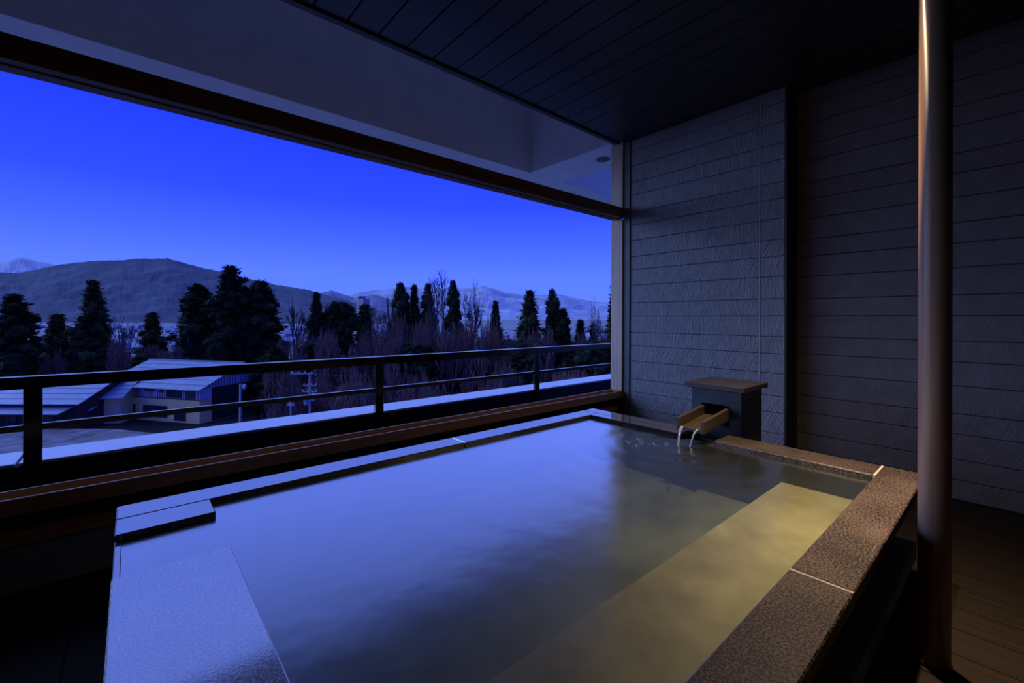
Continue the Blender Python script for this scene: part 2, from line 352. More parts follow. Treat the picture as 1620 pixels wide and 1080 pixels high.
# window side: two long pieces; near-left corner has a second short block
slab((X0, Y0), (XI0-.0015, 1.522), 'wet', 'wet pale blue stone rim slab')
slab((X0, 1.526), (XI0-.0015, 2.80), 'wet', 'wet pale blue stone rim slab')
slab((X0, 2.803), (-1.452, Y1), 'wet')
slab((XI0-.0015, YI1), (-1.452, 2.800), 'wet', bev=.001)
box('edge_shade_strip', (XI0, YI1-.005, .455), (-1.452, YI1-.0005, .4992), 'edge', tb)  # added dark strip, covers the bright sky glow on the slab front
slab((XI0+.0015, Y0), (-2.030, .249), 'wet', 'short raised corner slab')
slab((-1.70, Y0), (XI1-.002, YI0), 'slab', 'broad pale speckled slab at the near end')
slab((-1.232, YI1), (XI1-.010, Y1), 'granite')
slab((XI1, Y0), (X1, 1.4985), 'granite')
slab((XI1, 1.5065), (X1, Y1), 'granite')
box('joint_line', (XI1+.001, 1.4985, .46), (X1-.001, 1.5065, .4995), 'grout', tb)
box('joint_line', (XI1-.010, YI1, .46), (XI1, Y1-.001, .4995), 'grout', tb)
box('overflow_lip', (-2.030, Y0, .40), (-1.70, Y0+.02, .479), 'wet', tb, .003)
# shell
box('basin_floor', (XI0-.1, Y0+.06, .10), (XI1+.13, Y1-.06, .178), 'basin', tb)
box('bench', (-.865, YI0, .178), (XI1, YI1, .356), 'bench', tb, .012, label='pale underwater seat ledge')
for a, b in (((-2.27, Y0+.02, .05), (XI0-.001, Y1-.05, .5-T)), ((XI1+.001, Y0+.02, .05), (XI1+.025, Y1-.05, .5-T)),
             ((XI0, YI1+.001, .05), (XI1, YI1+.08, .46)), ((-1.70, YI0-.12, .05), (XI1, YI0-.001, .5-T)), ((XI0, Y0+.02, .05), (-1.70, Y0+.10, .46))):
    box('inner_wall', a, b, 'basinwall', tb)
for a, b in (((-2.27, Y0+.02, 0), (-.427, Y0+.045, .5-T)), ((-.427, Y0+.02, 0), (-.402, Y1-.05, .5-T)), ((-2.27, Y1-.045, 0), (-.427, Y1-.02, .5-T)), ((-2.295, Y0+.02, 0), (-2.27, Y1-.02, .5-T))):
    box('outer_wall', a, b, 'apron', tb)
# water sheet with a gentle swell under the spout
bm = bmesh.new(); nx, ny = 70, 96
wx0, wx1, wy0, wy1 = XI0-.001, XI1+.001, Y0+.004, YI1+.002
gr = [[None]*(ny+1) for _ in range(nx+1)]
for i in range(nx+1):
    for j in range(ny+1):
        x = wx0+(wx1-wx0)*i/nx; yy = wy0+(wy1-wy0)*j/ny
        d = min(math.hypot(x+1.36, yy-2.51), math.hypot(x+1.30, yy-2.54))
        z = ZW + .0035*math.exp(-d*3.2)*math.cos(d*38)
        gr[i][j] = bm.verts.new((x, yy, z))
for i in range(nx):
    for j in range(ny): bm.faces.new((gr[i][j], gr[i+1][j], gr[i+1][j+1], gr[i][j+1]))
tag(link('bath_water', bm, 'water', smooth=True), 'still greenish water filling the stone bath, mirroring the blue sky', 'water', kind='stuff')

# spout box and wooden spout
sb = thing('spout_box', 'dark square stone spout box with a brown cap at the far end of the bath', 'fountain', (-1.36, 3.19, 0))
yb, yk = 3.02, 3.37
ox0, ox1, oz0, oz1 = -1.456, -1.262, .53, .668
bm = bmesh.new()
for a, b in (((-1.528, yb, 0), (ox0, yk, .77)), ((ox1, yb, 0), (-1.191, yk, .77)), ((ox0, yb, oz1), (ox1, yk, .77)), ((ox0, yb, 0), (ox1, yk, oz0)), ((ox0, yb+.14, oz0), (ox1, yk, oz1))): add_box(bm, a, b)
link('body', bm, 'darkstone', sb)
box('cap', (-1.562, 2.985, .7702), (-1.158, 3.398, .806), 'boxcap', sb, .004)
sp = thing('water_spout', 'brown wooden trough spout sticking out of the dark stone box', 'spout', (-1.355, 3.0, .58))
def spout_piece(name, x0, x1, z0, z1, yfront, yback):
    bm = bmesh.new(); sl = .105
    def zz(z, y): return z-(3.02-y)*sl
    P = [(x0, yback, zz(z0, yback)), (x0, yfront, zz(z0, yfront)), (x0, yfront, zz(z1, yfront)), (x0, yback, zz(z1, yback))]
    add_prism(bm, P, (x1-x0, 0, 0)); bmesh.ops.bevel(bm, geom=bm.edges[:], offset=.0025, segments=1, affect='EDGES')
    link(name, bm, 'spout', sp)
spout_piece('side_board', -1.449, -1.425, .578, .655, 2.655, 3.12)
spout_piece('side_board', -1.286, -1.263, .578, .655, 2.655, 3.12)
spout_piece('bottom_board', -1.4245, -1.2865, .578, .598, 2.668, 3.12)
def stream(label, p0, v, r0, r1, z1):
    bm = bmesh.new(); n = 12; rings = []
    g = 9.8; z0 = p0[2]; T_ = math.sqrt(2*(z0-z1)/g)
    for s in range(n+1):
        t = T_*s/n; c = Vector((p0[0]+v[0]*t, p0[1]+v[1]*t, z0-.5*g*t*t)); r = r0+(r1-r0)*s/n
        ring = []
        for q in range(10):
            a = 2*math.pi*q/10; w = 1+.18*math.sin(3*a+s*.7)
            ring.append(bm.verts.new(c+Vector((math.cos(a)*r*w*1.15, math.sin(a)*r*.7*w, 0))))
        rings.append(ring)
    for s in range(n):
        for q in range(10): bm.faces.new((rings[s][q], rings[s][(q+1) % 10], rings[s+1][(q+1) % 10], rings[s+1][q]))
    return tag(link('water_stream', bm, 'stream', smooth=True), label, 'water')
stream('thicker bright water stream falling from the left of the wooden spout', (-1.408, 2.662, .566), (.30, -.95), .0085, .0055, ZW)
stream('thin slanting water stream falling from the right of the wooden spout', (-1.305, 2.662, .566), (.02, -.80), .0065, .003, ZW)
bm = bmesh.new(); rr = random.Random(3)
for px_, py_, n_ in ((-1.52, 2.40, 9), (-1.62, 2.36, 10), (-1.60, 2.46, 8), (-1.46, 2.42, 7), (-1.50, 2.33, 8), (-1.85, 2.48, 5), (-1.90, 2.62, 5), (-1.43, 2.50, 8)):
    for _ in range(n_):
        r = rr.uniform(.003, .007)
        b2 = bmesh.new(); bmesh.ops.create_icosphere(b2, subdivisions=1, radius=r)
        b2.transform(Matrix.Translation((px_+rr.gauss(0, .022), py_+rr.gauss(0, .014), ZW+r*.2)))
        me = bpy.data.meshes.new('t'); b2.to_mesh(me); b2.free(); bm.from_mesh(me); bpy.data.meshes.remove(me)
tag(link('foam_bubbles', bm, 'foam', smooth=True), 'scattered foam bubbles on the water beside the falling streams', 'foam', kind='stuff')

# round timber pole
pl = thing('timber_pole', 'round polished timber pole standing from floor to ceiling beside the bath', 'pole', (-.2, 2.21, 0))
bm = bmesh.new(); add_tube(bm, (-.2, 2.21, .012), (-.2, 2.21, ZC-.001), .0455, .0455, 40); o = link('shaft', bm, 'polewood', pl, smooth=True)
bm = bmesh.new(); add_tube(bm, (-.2, 2.21, 0), (-.2, 2.21, .012), .050, .049, 40); link('foot_ring', bm, 'darktrim', pl)

# lamps' fittings (recessed in the ceiling, out of frame); pole and entry ones are added
for nm, lb, x, yy in (('ceiling_downlight', 'recessed black ceiling downlight over the far end of the bath', -.916, 2.75), ('ceiling_downlight', 'unseen added fitting of the fill lamp close to the timber pole', -.66, 2.63), ('ceiling_downlight', 'unseen added fitting of the fill lamp on the entry side of the room', 1.1, -1.3)):
    t_ = thing(nm, lb, 'lamp', (x, yy, ZC))
    bm = bmesh.new()
    for q in range(24):
        a0, a1 = 2*math.pi*q/24, 2*math.pi*(q+1)/24
        def P(r, z, a): return bm.verts.new((x+r*math.cos(a), yy+r*math.sin(a), z))
        for (ra, za), (rb, zb) in (((.042, ZC-.002), (.060, ZC-.002)), ((.060, ZC-.002), (.062, ZC+.001)), ((.040, ZC-.001), (.042, ZC-.002))):
            bm.faces.new((P(ra, za, a0), P(rb, zb, a0), P(rb, zb, a1), P(ra, za, a1)))
    bmesh.ops.remove_doubles(bm, verts=bm.verts, dist=1e-5)
    link('trim_ring', bm, 'darktrim', t_)

# ------------------------------------------------------------------ landscape
GZ = -14.6
def place(px, depth): 
    """ground position from an image pixel column, depth metres out from the camera"""
    return Fw*depth + Rt*((px-810)/FPX*depth)
def zat(px, py, depth): return 1.25 + (503.6+(px-810)*math.tan(ROLL)-py)/FPX*depth  # image pixel row turned into a height at that depth from the camera
gd = struct('ground')
bm = bmesh.new(); rings = [6, 20, 40, 70, 110, 180, 300, 600, 1200, 2500, 6000, 16000]; n = 96; prev = None
for r in rings:
    cur = []
    for i in range(n):
        a = 2*math.pi*i/n; x, yy = -4+r*math.cos(a), r*math.sin(a)
        cur.append(bm.verts.new((x, yy, GZ+(noise.noise(Vector((x*.02, yy*.02, 3)))*1.0 if 30 < r < 400 else 0) - (0 if r < 200 else 4))))
    if prev:
        for i in range(n): bm.faces.new((prev[i], prev[(i+1) % n], cur[(i+1) % n], cur[i]))
    else: bm.faces.new(cur)
    prev = cur
bm.faces.ensure_lookup_table()
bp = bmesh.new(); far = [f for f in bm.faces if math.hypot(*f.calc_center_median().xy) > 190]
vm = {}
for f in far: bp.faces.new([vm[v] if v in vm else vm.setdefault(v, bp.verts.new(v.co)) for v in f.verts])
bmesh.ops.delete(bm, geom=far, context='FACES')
bc = bmesh.new(); near = [f for f in bm.faces if math.hypot(*f.calc_center_median().xy) < 42]
vn = {}
for f in near: bc.faces.new([vn[v] if v in vn else vn.setdefault(v, bc.verts.new(v.co)) for v in f.verts])
bmesh.ops.delete(bm, geom=near, context='FACES')
link('terrain', bm, 'ground', gd); link('near_bounce_ground', bc, 'bounce_ground', gd); link('far_plain', bp, 'plain', gd)
bm = bmesh.new(); ln = []
for (a, d) in ((-160, 46), (60, 44), (330, 45), (300, 56), (180, 60), (20, 60), (-200, 62)):
    p = place(a, d); ln.append((p.x, p.y, GZ+.6))
vs = [bm.verts.new(p) for p in ln]; f = bm.faces.new(vs); bmesh.ops.recalc_face_normals(bm, faces=[f])
if f.normal.z < 0: f.normal_flip()
ex = bmesh.ops.extrude_face_region(bm, geom=[f]); 
for v in vs: v.co.z -= 2.5
link('gravel_lot', bm, 'gravel', gd)

def mountain(name, label, prof, depth, M, foot=1.25, rough=.02, seed=1, sub=6, crest=0.0):
    """ridge built as real relief: slopes in front of and behind a crest line"""
    bm = bmesh.new(); pts = []
    for (xa, ya), (xb, yb_) in zip(prof, prof[1:]):
        for s in range(sub): pts.append((xa+(xb-xa)*s/sub, ya+(yb_-ya)*s/sub))
    pts.append(prof[-1]); rows = 22; G = []
    for i, (px, py) in enumerate(pts):
        zt = zat(px, py, depth); row = []
        for j in range(rows+1):
            u = j/rows                       # 0 foot .. .7 crest .. 1 behind
            dd = depth*(1-.42*(1-min(u/.7, 1))) if u <= .7 else depth*(1+.25*(u-.7)/.3)
            s = (u/.7)**foot if u <= .7 else 1-(u-.7)/.3*.8
            p = place(px, dd)
            h = (zt-(GZ-6))*s
            nz = noise.fractal(Vector((p.x/depth*22+seed*7, p.y/depth*22, seed)), 1.0, 2.0, 5)
            amp = (zt-GZ)*rough*(math.sin(min(u/.7, 1)*math.pi)*5+.6)
            z = GZ-6+h+nz*amp
            if abs(u-.7) < .02 and crest: z += abs(noise.noise(Vector((i*1.7, seed, 0))))*crest
            row.append(bm.verts.new((p.x, p.y, z)))
        G.append(row)
    for i in range(len(G)-1):
        for j in range(rows): bm.faces.new((G[i][j], G[i+1][j], G[i+1][j+1], G[i][j+1]))
    bmesh.ops.recalc_face_normals(bm, faces=bm.faces)
    o = link(name, bm, M, smooth=False); return tag(o, label, 'mountain')
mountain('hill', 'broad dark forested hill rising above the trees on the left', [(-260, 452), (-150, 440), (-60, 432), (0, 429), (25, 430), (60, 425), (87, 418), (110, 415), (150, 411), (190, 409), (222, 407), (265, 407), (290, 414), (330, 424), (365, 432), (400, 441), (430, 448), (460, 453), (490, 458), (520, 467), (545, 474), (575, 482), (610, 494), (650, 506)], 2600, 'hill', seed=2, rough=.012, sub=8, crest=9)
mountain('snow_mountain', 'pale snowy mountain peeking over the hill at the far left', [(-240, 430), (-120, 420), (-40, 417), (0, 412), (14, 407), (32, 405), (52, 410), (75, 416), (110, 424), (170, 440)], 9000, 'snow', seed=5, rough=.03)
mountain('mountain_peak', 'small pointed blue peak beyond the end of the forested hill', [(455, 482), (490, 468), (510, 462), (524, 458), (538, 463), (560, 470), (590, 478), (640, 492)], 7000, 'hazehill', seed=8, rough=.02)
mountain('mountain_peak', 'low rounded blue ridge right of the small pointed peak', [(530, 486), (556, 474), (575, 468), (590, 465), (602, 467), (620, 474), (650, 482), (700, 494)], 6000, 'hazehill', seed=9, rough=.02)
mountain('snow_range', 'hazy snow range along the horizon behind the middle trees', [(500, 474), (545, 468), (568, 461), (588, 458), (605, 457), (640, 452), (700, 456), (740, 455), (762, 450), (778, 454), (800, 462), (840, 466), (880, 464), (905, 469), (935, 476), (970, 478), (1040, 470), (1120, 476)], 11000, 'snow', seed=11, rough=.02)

# trees: a few shared shapes, unit height, unit half-width
# horizontal unit = half-width, vertical unit = height
PROF = {'cone': lambda t: 1.02*(1-t)**.62*(.80+.20*min(1, t/.2))+.03, 'column': lambda t: (1-t**2.6)**.75*(.92+.08*math.sin(t*17))+.02,
        'round': lambda t: (.6+.4*math.sin(t*6)) if t < .35 else max(.05, (1-((t-.62)/.40)**2))**.5, 'spire': lambda t: 1.0*(1-t)**.85*(.7+.3*min(1, t/.15))+.06}
ICO = bmesh.new(); bmesh.ops.create_icosphere(ICO, subdivisions=1, radius=1)
ICO_V = [v.co.copy() for v in ICO.verts]; ICO_F = [[v.index for v in f.verts] for f in ICO.faces]; ICO.free()
def conifer_mesh(kind, seed, n=270, gap=0.):
    """boughs as drooping lumps of foliage around the trunk, fringed with loose sprays"""
    rnd = random.Random(seed); bm = bmesh.new(); pf = PROF[kind]
    for q in range(n):
        t = .04+.93*((q+.5)/n)**.92; a = q*2.4+rnd.uniform(-.5, .5)
        R = pf(t)*(1+.75*noise.noise(Vector((math.cos(a)*1.6, math.sin(a)*1.6, t*8+seed*3.1))))*rnd.uniform(.72, 1.05)
        if gap and rnd.random() < gap*(1.2 if t > .55 else .6): continue
        s = max(.08, min(.30, R*rnd.uniform(.20, .42))); r = max(0, R-s*.7)*rnd.uniform(.5, 1.1)
        c = Vector((r*math.cos(a), r*math.sin(a), t)); hz = s*rnd.uniform(.13, .24)
        vs = []
        for v in ICO_V:
            k = 1+.35*noise.noise(v*1.7+Vector((q, seed, 0)))
            vs.append(bm.verts.new((c.x+v.x*s*k, c.y+v.y*s*k, c.z+v.z*hz*k-.012*(v.x*math.cos(a)+v.y*math.sin(a)))))
        for f in ICO_F: bm.faces.new([vs[i] for i in f])
        for _ in range(20):
            d = Vector((rnd.gauss(0, 1), rnd.gauss(0, 1), rnd.gauss(0, 1))).normalized()
            p = Vector((c.x+d.x*s*1.05, c.y+d.y*s*1.05, c.z+d.z*hz*1.1))
            v1 = Vector((d.x*.13+rnd.gauss(0, .06), d.y*.13+rnd.gauss(0, .06), rnd.gauss(.006, .010)))
            v2 = Vector((rnd.gauss(0, .06), rnd.gauss(0, .06), rnd.gauss(0, .006)))
            bm.faces.new((bm.verts.new(p-v1*.3), bm.verts.new(p+v1), bm.verts.new(p+v2)))
    me = bpy.data.meshes.new('foliage_'+kind); bm.to_mesh(me); bm.free(); return me
def trunk_mesh():
    bm = bmesh.new(); add_tube(bm, (0, 0, -.02), (0, 0, .97), .07, .012, 7); me = bpy.data.meshes.new('trunk'); bm.to_mesh(me); bm.free(); me.materials.append(MT['bark']); return me
def bare_mesh(seed, spread=.5, depth=6, brush=False):
    rnd = random.Random(seed); bm = bmesh.new()
    def grow(p, d, ln, r, lv):
        q = p+d*ln
        add_tube(bm, p, q, r, r*.72, 4 if lv < 2 else 3, caps=False)
        if lv >= depth: return
        for k in range(2 if rnd.random() < .45 else 3):
            nd_ = (d+Vector((rnd.gauss(0, spread), rnd.gauss(0, spread), rnd.gauss(.08, spread*.5)))).normalized()
            grow(q, nd_, ln*rnd.uniform(.62, .88), r*(.72 if brush else .66), lv+1)
    if brush:
        for _ in range(7):
            a = rnd.uniform(0, 6.28); grow(Vector((math.cos(a)*.12, math.sin(a)*.12, 0)), Vector((math.cos(a)*.4, math.sin(a)*.4, 1)).normalized(), .28, .030, 1)
    else: grow(Vector((0, 0, -.02)), Vector((0, 0, 1)), .30, .046, 0)
    zs = max(v.co.z for v in bm.verts); xs = max(math.hypot(v.co.x, v.co.y) for v in bm.verts)
    bmesh.ops.scale(bm, vec=(1/xs, 1/xs, 1/zs), verts=bm.verts)
    me = bpy.data.meshes.new('branches'); bm.to_mesh(me); bm.free(); return me
TRUNK = trunk_mesh()
CON = {}
for key, kind, seed, gap in (('cone', 'cone', 1, 0), ('cone2', 'cone', 2, 0), ('spire', 'spire', 3, 0), ('column', 'column', 4, 0), ('round', 'round', 5, 0), ('sparse', 'spire', 6, .12), ('sparse2', 'column', 8, .14)):
    CON[key] = conifer_mesh(kind, seed, gap=gap); CON[key].materials.append(MT['foliage' if key not in ('sparse', 'sparse2', 'cone2') else 'foliage2'])
BARE = [bare_mesh(21, .42), bare_mesh(22, .5), bare_mesh(23, .36)]
for me in BARE: me.materials.append(MT['twig'])
BRUSH = [bare_mesh(31, .45, 5, True), bare_mesh(32, .5, 5, True), bare_mesh(33, .4, 5, True)]
for me in BRUSH: me.materials.append(MT['brush'])
def child(name, me, parent):
    o = bpy.data.objects.new(name, me); COL.objects.link(o); o.parent = parent; return o
def tree(name, label, px, py, depth, hw, key, group=None, gz=GZ):
    p = place(px, depth); z1 = zat(px, py, depth)
    t_ = thing(name, label, 'shrub' if 'shrub' in name or 'bush' in name else 'tree', (p.x, p.y, gz-.3), group)
    w = hw/FPX*depth; t_.scale = (w, w, (z1-gz+.3)); t_.rotation_euler.z = random.uniform(0, 6.28)
    if isinstance(key, str): child('trunk', TRUNK, t_); child('foliage', CON[key], t_)
    else: child('branches', (BRUSH if name == 'bare_shrub' else BARE)[key], t_)
    return t_
CG = 'dark conifers beyond the balcony'
for lb, px, py, d, hw, key in (
    ('big dark cedar cut by the left edge of the view, above the low roofs', 22, 462, 82, 48, 'cone'),
    ('short dark cedar just right of the big one at the left edge', 91, 494, 92, 30, 'cone2'),
    ('tall ragged cedar with a thin open top before the forested hill', 148, 440, 90, 40, 'sparse'),
    ('squat bushy cedar between the ragged cedar and the pale utility pole', 241, 492, 108, 26, 'cone2'),
    ('tallest dark cedar of the big clump behind the house roof', 365, 417, 94, 46, 'cone'),
    ('left shoulder cedar of the big clump behind the house roof', 313, 446, 96, 40, 'column'),
    ('right shoulder cedar of the big clump behind the house roof', 412, 441, 98, 46, 'column'),
    ('middle cedar filling the big clump below its tallest top', 385, 450, 104, 44, 'column'),
    ('slim pointed cedar right of the big clump', 501, 459, 96, 26, 'spire'),
    ('round topped dark evergreen beside the slim pointed cedar', 538, 476, 98, 26, 'round'),
    ('small blunt evergreen below the distant tower block', 577, 479, 108, 27, 'cone2'),
    ('leafy spired evergreen at the left of the central grove', 634, 444, 92, 26, 'sparse2'),
    ('second spire of the central grove, close to the first', 655, 447, 95, 22, 'spire'),
    ('narrow evergreen left of the forked bare tree', 677, 445, 94, 20, 'sparse2'),
    ('ivy covered evergreen right of the forked bare tree', 717, 440, 92, 20, 'sparse2'),
    ('small isolated cedar right of the central grove', 784, 473, 90, 22, 'sparse'),
    ('broad ragged evergreen left of the narrow tipped one', 838, 456, 84, 38, 'sparse'),
    ('narrow evergreen with a thin tip beside the broad ragged one', 874, 454, 86, 22, 'sparse2'),
    ('dark dense evergreen filling under the narrow tipped one', 890, 486, 84, 26, 'column'),
    ('low rounded evergreen in the gap near the timber post', 918, 503, 88, 20, 'cone2'),
    ('lowest small evergreen in the gap near the timber post', 938, 509, 92, 14, 'cone'),
    ('pine half hidden by the timber post of the window', 970, 446, 70, 22, 'sparse'),
):
    tree('evergreen_tree', lb, px, py, d, hw, key)
for lb, px, py, d, hw, key in (
    ('large forked bare tree rising above the central grove', 703, 424, 88, 44, 0),
    ('wide airy bare tree right of the ivy covered evergreen', 748, 438, 92, 34, 1),
    ('faint bare tree between the ragged cedar and the squat cedar', 196, 486, 106, 28, 1),
    ('bare tree in the gap right of the big cedar clump', 466, 470, 104, 26, 2),
    ('low bare tree in front of the small blunt evergreen', 606, 470, 100, 30, 2),
    ('spreading bare tree beside the pine at the timber post', 944, 463, 78, 24, 1),
    ('slender bare tree left of the central grove', 622, 452, 102, 22, 2),
):
    tree('bare_tree', lb, px, py, d, hw, key)
SG = 'leafless shrubs in the thicket beyond the railing'; rs = random.Random(12); 
for i in range(110):
    px = rs.uniform(430, 985); d = rs.uniform(46, 96)
    top = (rs.uniform(492, 530) if 590 < px < 800 else rs.uniform(512, 548)) if d > 66 else rs.uniform(565, 625)
    tree('bare_shrub', 'leafless brown shrub in the thicket between railing and evergreens', px, top, d, rs.uniform(18, 30)*70/d, rs.randrange(3), SG)
for i in range(18):
    px = rs.uniform(-20, 300); d = rs.uniform(80, 104)
    tree('bare_shrub', 'leafless brown shrub among the cedars behind the low roofs', px, rs.uniform(520, 560), d, rs.uniform(18, 28), rs.randrange(3), 'leafless shrubs among the left cedars')

for i in range(46):
    px = rs.uniform(425, 990) if i < 34 else rs.uniform(-30, 440); d = rs.uniform(66, 90) if i < 34 else rs.uniform(92, 104)
    tree('evergreen_bush', 'low dark evergreen bush crowding the foot of the grove' if i < 34 else 'low dark evergreen bush at the foot of the cedars behind the roofs', px, rs.uniform(535, 585) if i < 34 else rs.uniform(545, 575), d, rs.uniform(24, 44), rs.choice(('round', 'column')), 'bushes under the grove' if i < 34 else 'bushes under the left cedars')

# distant town: small houses with pale roofs
rt = random.Random(5)
def town_mesh():
    bm = bmesh.new(); add_box(bm, (-.5, -.4, 0), (.5, .4, .6)); return bm
bmw = town_mesh(); mw = bpy.data.meshes.new('house_wall'); bmw.to_mesh(mw); bmw.free(); mw.materials.append(MT['townwall'])
bmr = bmesh.new(); add_prism(bmr, [(-.56, -.48, .58), (-.56, .48, .58), (-.56, 0, .95)], (1.12, 0, 0)); mr = bpy.data.meshes.new('house_roof'); bmr.to_mesh(mr); bmr.free(); mr.materials.append(MT['townroof'])
for i in range(170):
    px = rt.choice((rt.uniform(60, 300), rt.uniform(440, 620), rt.uniform(760, 965))); d = rt.uniform(240, 800)
    p = place(px, d); h = thing('distant_house', 'tiny pale roofed town house far off between the trees', 'house', (p.x, p.y, GZ-4), 'far town houses below the mountains')
    s = rt.uniform(5, 10); h.scale = (s, s, s*rt.uniform(.7, 1.1)); h.rotation_euler.z = rt.uniform(0, 3.14)
    child('wall', mw, h); child('roof', mr, h)
p = place(571, 330); tw = thing('tower_block', 'slim pale tower block standing on the far plain before the blue ridge', 'building', (p.x, p.y, GZ-4))
zt = zat(571, 470, 330)
box('shaft', (p.x-2.6, p.y-2.6, GZ-4), (p.x+2.6, p.y+2.6, zt), 'townwall', tw); box('side_wing', (p.x+2.6, p.y-2.4, GZ-4), (p.x+10, p.y+2.4, zt-1.5), 'townwall', tw); box('roof_slab', (p.x-3, p.y-3, zt), (p.x+3, p.y+3, zt+.8), 'townroof', tw)

# ------------------------------------------------------------------ houses below
def local(o, ex, ey):
    o.matrix_world = Matrix(((ex.x, ey.x, 0, o.location.x), (ex.y, ey.y, 0, o.location.y), (0, 0, 1, o.location.z), (0, 0, 0, 1)))
def lbox(name, a, b, M, parent, label=None):
    bm = bmesh.new(); add_box(bm, a, b); return raw(name, bm, M, parent, label)
def raw(name, bm, M, parent, label=None):
    me = bpy.data.meshes.new(name); bm.to_mesh(me); bm.free(); me.materials.append(MT[M])
    o = bpy.data.objects.new(name, me); COL.objects.link(o); o.parent = parent
    if label: o['label'] = label
    return o
c0 = place(316.2, 66); gx = (Rt*-.973+Fw*.245); gy = (Rt*.245+Fw*.973)   # along the long wall, and into the house
hs = thing('country_house', 'two storey cream house with white upper panels and a wide metal roof', 'house', (c0.x, c0.y, GZ-.2)); local(hs, gx, gy)
LH, WH, HB, HE = 18.4, 14.2, 3.6, 5.3
lbox('lower_wall', (0, 0, 0), (LH, WH, HB), 'cream', hs)
lbox('upper_wall', (.02, .02, HB), (LH-.02, WH-.02, HE+.1), 'white_panel', hs)
for xa in [0.0]+[q*.46 for q in range(1, 40)]:
    if xa < LH-.1: lbox('panel_batten', (xa+.3, -.04, HB+.05), (xa+.35, .03, HE), 'timber', hs)
lbox('band', (-.05, -.06, HB-.08), (LH, 0, HB+.06), 'timber', hs)
for xa, xb, za, zb in ((1.0, 2.7, 3.75, 5.1), (3.4, 6.4, 3.75, 5.1), (7.0, 7.8, 4.5, 5.1), (8.6, 10.8, 4.6, 5.1), (13.4, 15.8, 3.75, 5.1), (2.6, 4.8, .3, 2.2), (6.2, 11.0, .6, 2.4), (12.6, 15.4, .9, 2.4)):
    f_ = lbox('window_frame', (xa, -.07, za), (xb, .03, zb), 'timber', hs)
    n_ = max(1, int((xb-xa)/1.2))
    for q in range(n_):
        lbox('pane', (xa+.08+(xb-xa-.1)*q/n_, -.09, za+.08), (xa+(xb-xa-.1)*(q+1)/n_, -.065, zb-.08), 'pane', f_)
# gable end (facing the right): dark timber, white gable panels
lbox('gable_wall', (-.05, 2.0, .1), (.01, WH, HE-.1), 'timber', hs)
lbox('gable_corner', (-.06, .1, HB), (.0, 1.9, HE), 'white_panel', hs)
for ya, yb_ in ((3.0, 5.4), (6.2, 8.8), (9.6, 12.6)):
    f_ = lbox('window_frame', (-.09, ya, 3.3), (-.04, yb_, 4.8), 'timber', hs); lbox('pane', (-.11, ya+.1, 3.4), (-.085, yb_-.1, 4.7), 'pane', f_)
    f_ = lbox('window_frame', (-.09, ya, .4), (-.04, yb_, 2.2), 'timber', hs); lbox('pane', (-.11, ya+.1, .5), (-.085, yb_-.1, 2.1), 'pane', f_)
bm = bmesh.new(); add_prism(bm, [(-.02, 0, HE), (-.02, WH, HE), (-.02, WH/2, HE+3.0)], (LH, 0, 0)); raw('gable_panel', bm, 'white_panel', hs)
for q in range(1, 27):
    yq = q*.52; top = HE+3.0*(1-abs(yq-WH/2)/(WH/2)); lbox('panel_batten', (-.06, yq-.04, HE-.1), (-.02, yq+.04, top), 'timber', hs)
for s in (-1, 1):
    for q in range(6):           # each slope laid in overlapping metal courses
        u0, u1 = q/6, (q+1)/6
        y0_, y1_ = (WH/2+s*(WH/2+.9)*(1-u) for u in (u0, u1)); z0_, z1_ = (HE-.25+3.45*u for u in (u0, u1))
        bm = bmesh.new(); add_prism(bm, [(-.9, y0_, z0_+.06), (-.9, y1_, z1_), (-.9, y1_, z1_+.12), (-.9, y0_, z0_+.2)], (LH+1.8, 0, 0)); raw('roof_course', bm, 'roof', hs)
lbox('ridge_cap', (-.95, WH/2-.25, HE+3.2), (LH+.95, WH/2+.25, HE+3.4), 'roof', hs)

def low_house(label, px, d, dirx, L_, W_, he, rise, M='cream', lean=None):
    c = place(px, d); a = math.radians(dirx); ex = Rt*math.cos(a)+Fw*math.sin(a); ey = Rt*-math.sin(a)+Fw*math.cos(a)
    h = thing('low_house', label, 'house', (c.x, c.y, GZ-.2)); local(h, ex, ey)
    lbox('wall', (0, 0, 0), (L_, W_, he), M, h)
    bm = bmesh.new(); add_prism(bm, [(0, 0, he), (0, W_, he), (0, W_/2, he+rise*.9)], (L_, 0, 0)); raw('gable', bm, M, h)
    for s in (-1, 1):
        for q in range(5):
            u0, u1 = q/5, (q+1)/5
            y0_, y1_ = (W_/2+s*(W_/2+.7)*(1-u) for u in (u0, u1)); z0_, z1_ = (he-.2+(rise+.2)*u for u in (u0, u1))
            bm = bmesh.new(); add_prism(bm, [(-.6, y0_, z0_+.05), (-.6, y1_, z1_), (-.6, y1_, z1_+.1), (-.6, y0_, z0_+.17)], (L_+1.2, 0, 0)); raw('roof_course', bm, 'roof', h)
    if lean:
        xa, xb, out, z0_, z1_ = lean
        bm = bmesh.new(); add_prism(bm, [(xa, -out, z0_), (xa, 0, z1_), (xa, 0, z1_+.12), (xa, -out, z0_+.12)], (xb-xa, 0, 0)); raw('lean_to_roof', bm, 'roof', h)
        for xp in (xa+.2, (xa+xb)/2, xb-.2): lbox('lean_to_post', (xp-.06, -out+.2, 0), (xp+.06, -out+.32, z0_+.05), 'timber', h)
    for xa in [1.0+q*2.6 for q in range(int((L_-2)/2.6))]:
        f_ = lbox('window_frame', (xa, -.06, .8), (xa+1.6, .02, 2.1), 'timber', h); lbox('pane', (xa+.1, -.08, .9), (xa+1.5, -.055, 2.0), 'pane', f_)
    return h
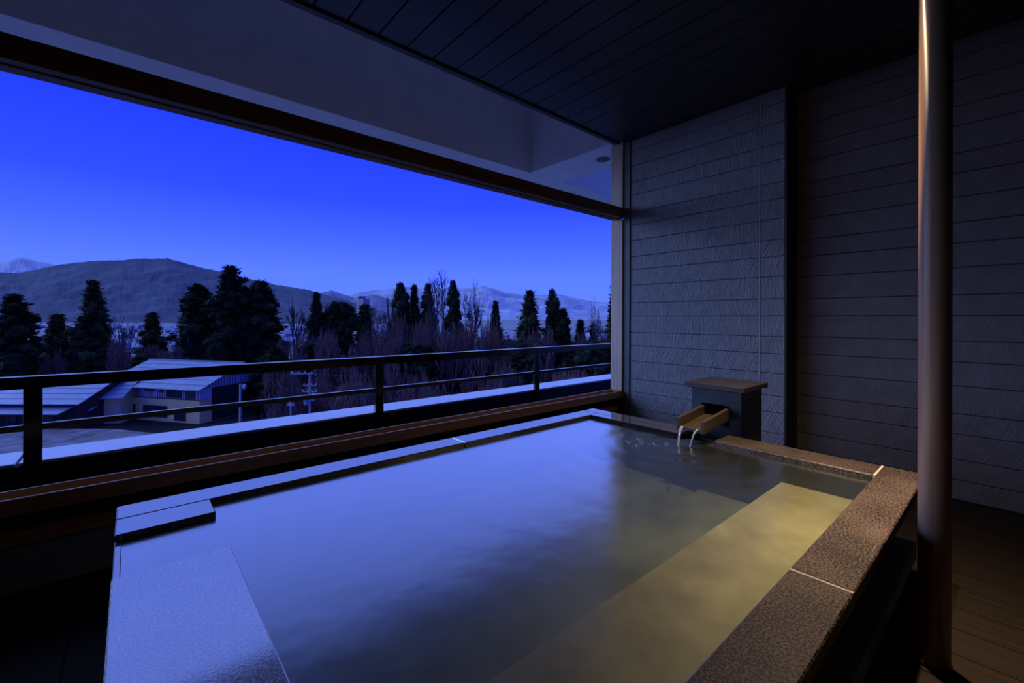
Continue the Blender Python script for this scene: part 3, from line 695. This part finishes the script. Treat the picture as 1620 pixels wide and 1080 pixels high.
low_house('long low metal roofed house with a lean-to roof at the far left below', -60, 62, 0, 16.5, 11, 3.9, 2.6, 'timber', (2.0, 15.8, 2.2, 2.7, 3.3))
low_house('small metal roofed wing joining the cream house and the low house', 84, 64.5, 12, 8.6, 8, 4.0, 2.4, 'cream', (-1.2, 6.2, 2.4, 2.5, 3.2))

# ------------------------------------------------------------------ utility poles and wires
def utility_pole(label, px, py, d, arms=(), extra=None, r=.16):
    p = place(px, d); z1 = zat(px, py, d); u = thing('utility_pole', label, 'pole', (p.x, p.y, GZ-.3))
    tube('shaft', (p.x, p.y, GZ-.3), (p.x, p.y, z1), r, r*.75, 'steel', u, 10)
    for dz, a, b in arms:
        q0 = p+Rt*a; q1 = p+Rt*b
        am = tube('crossarm', (q0.x, q0.y, z1-dz), (q1.x, q1.y, z1-dz), .06, .06, 'steel', u, 6)
        for s in (.03, .35, .65, .97):
            c = q0.lerp(q1, s); tube('insulator', (c.x, c.y, z1-dz), (c.x, c.y, z1-dz+.28), .09, .05, 'white_panel', am, 8)
    if extra == 'lamp':
        q = p+Rt*.5; b = tube('lamp_bracket', (p.x, p.y, z1-.35), (q.x, q.y, z1-.2), .04, .04, 'steel', u, 6)
        bm = bmesh.new(); bmesh.ops.create_uvsphere(bm, u_segments=12, v_segments=8, radius=.28); bm.transform(Matrix.Translation((q.x, q.y, z1-.35)) @ Matrix.Diagonal((.8, .8, 1.3, 1))); link('lamp_head', bm, 'white_panel', u, smooth=True)
    if extra == 'transformer':
        for a, dz in ((.42, 2.4), (-.42, 2.9)):
            q = p+Rt*a; bm = bmesh.new(); add_tube(bm, (q.x, q.y, z1-dz-.8), (q.x, q.y, z1-dz), .26, .26, 12); link('transformer', bm, 'steel', u)
    return p, z1
utility_pole('pale concrete utility pole standing in front of the big cedar clump', 298.5, 513, 92, ((.2, -1.6, .1),))
utility_pole('short pale pole with a round lamp beside the gable of the cream house', 380.5, 607, 54, (), 'lamp')
pA, zA = utility_pole('utility pole with crossarms and transformers right of the cream house', 490.5, 589, 50, ((.15, -2.1, .3), (1.5, -.7, .7), (2.2, -.8, .8)), 'transformer', .14)
utility_pole('low thin pole with two insulators beside the transformer pole', 460.5, 634, 47, ((.5, -.3, .3),), None, .1)
def wire(label, a, b, sag):
    bm = bmesh.new(); P = []
    for i in range(13):
        t = i/12; v = Vector(a).lerp(Vector(b), t); v.z -= sag*4*t*(1-t); P.append(v)
    for v0, v1 in zip(P, P[1:]): add_tube(bm, v0, v1, .018, .018, 4, caps=False)
    tag(link('overhead_wire', bm, 'darktrim'), label, 'wire')
q = place(700, 74)
for k_, (dz, sd) in enumerate(((.1, 'upper'), (1.4, 'middle'), (2.1, 'lower'))):
    wire('%s sagging wire running right from the transformer pole' % sd, (pA.x, pA.y, zA-dz), (q.x, q.y, zA-1.5-dz), .9)
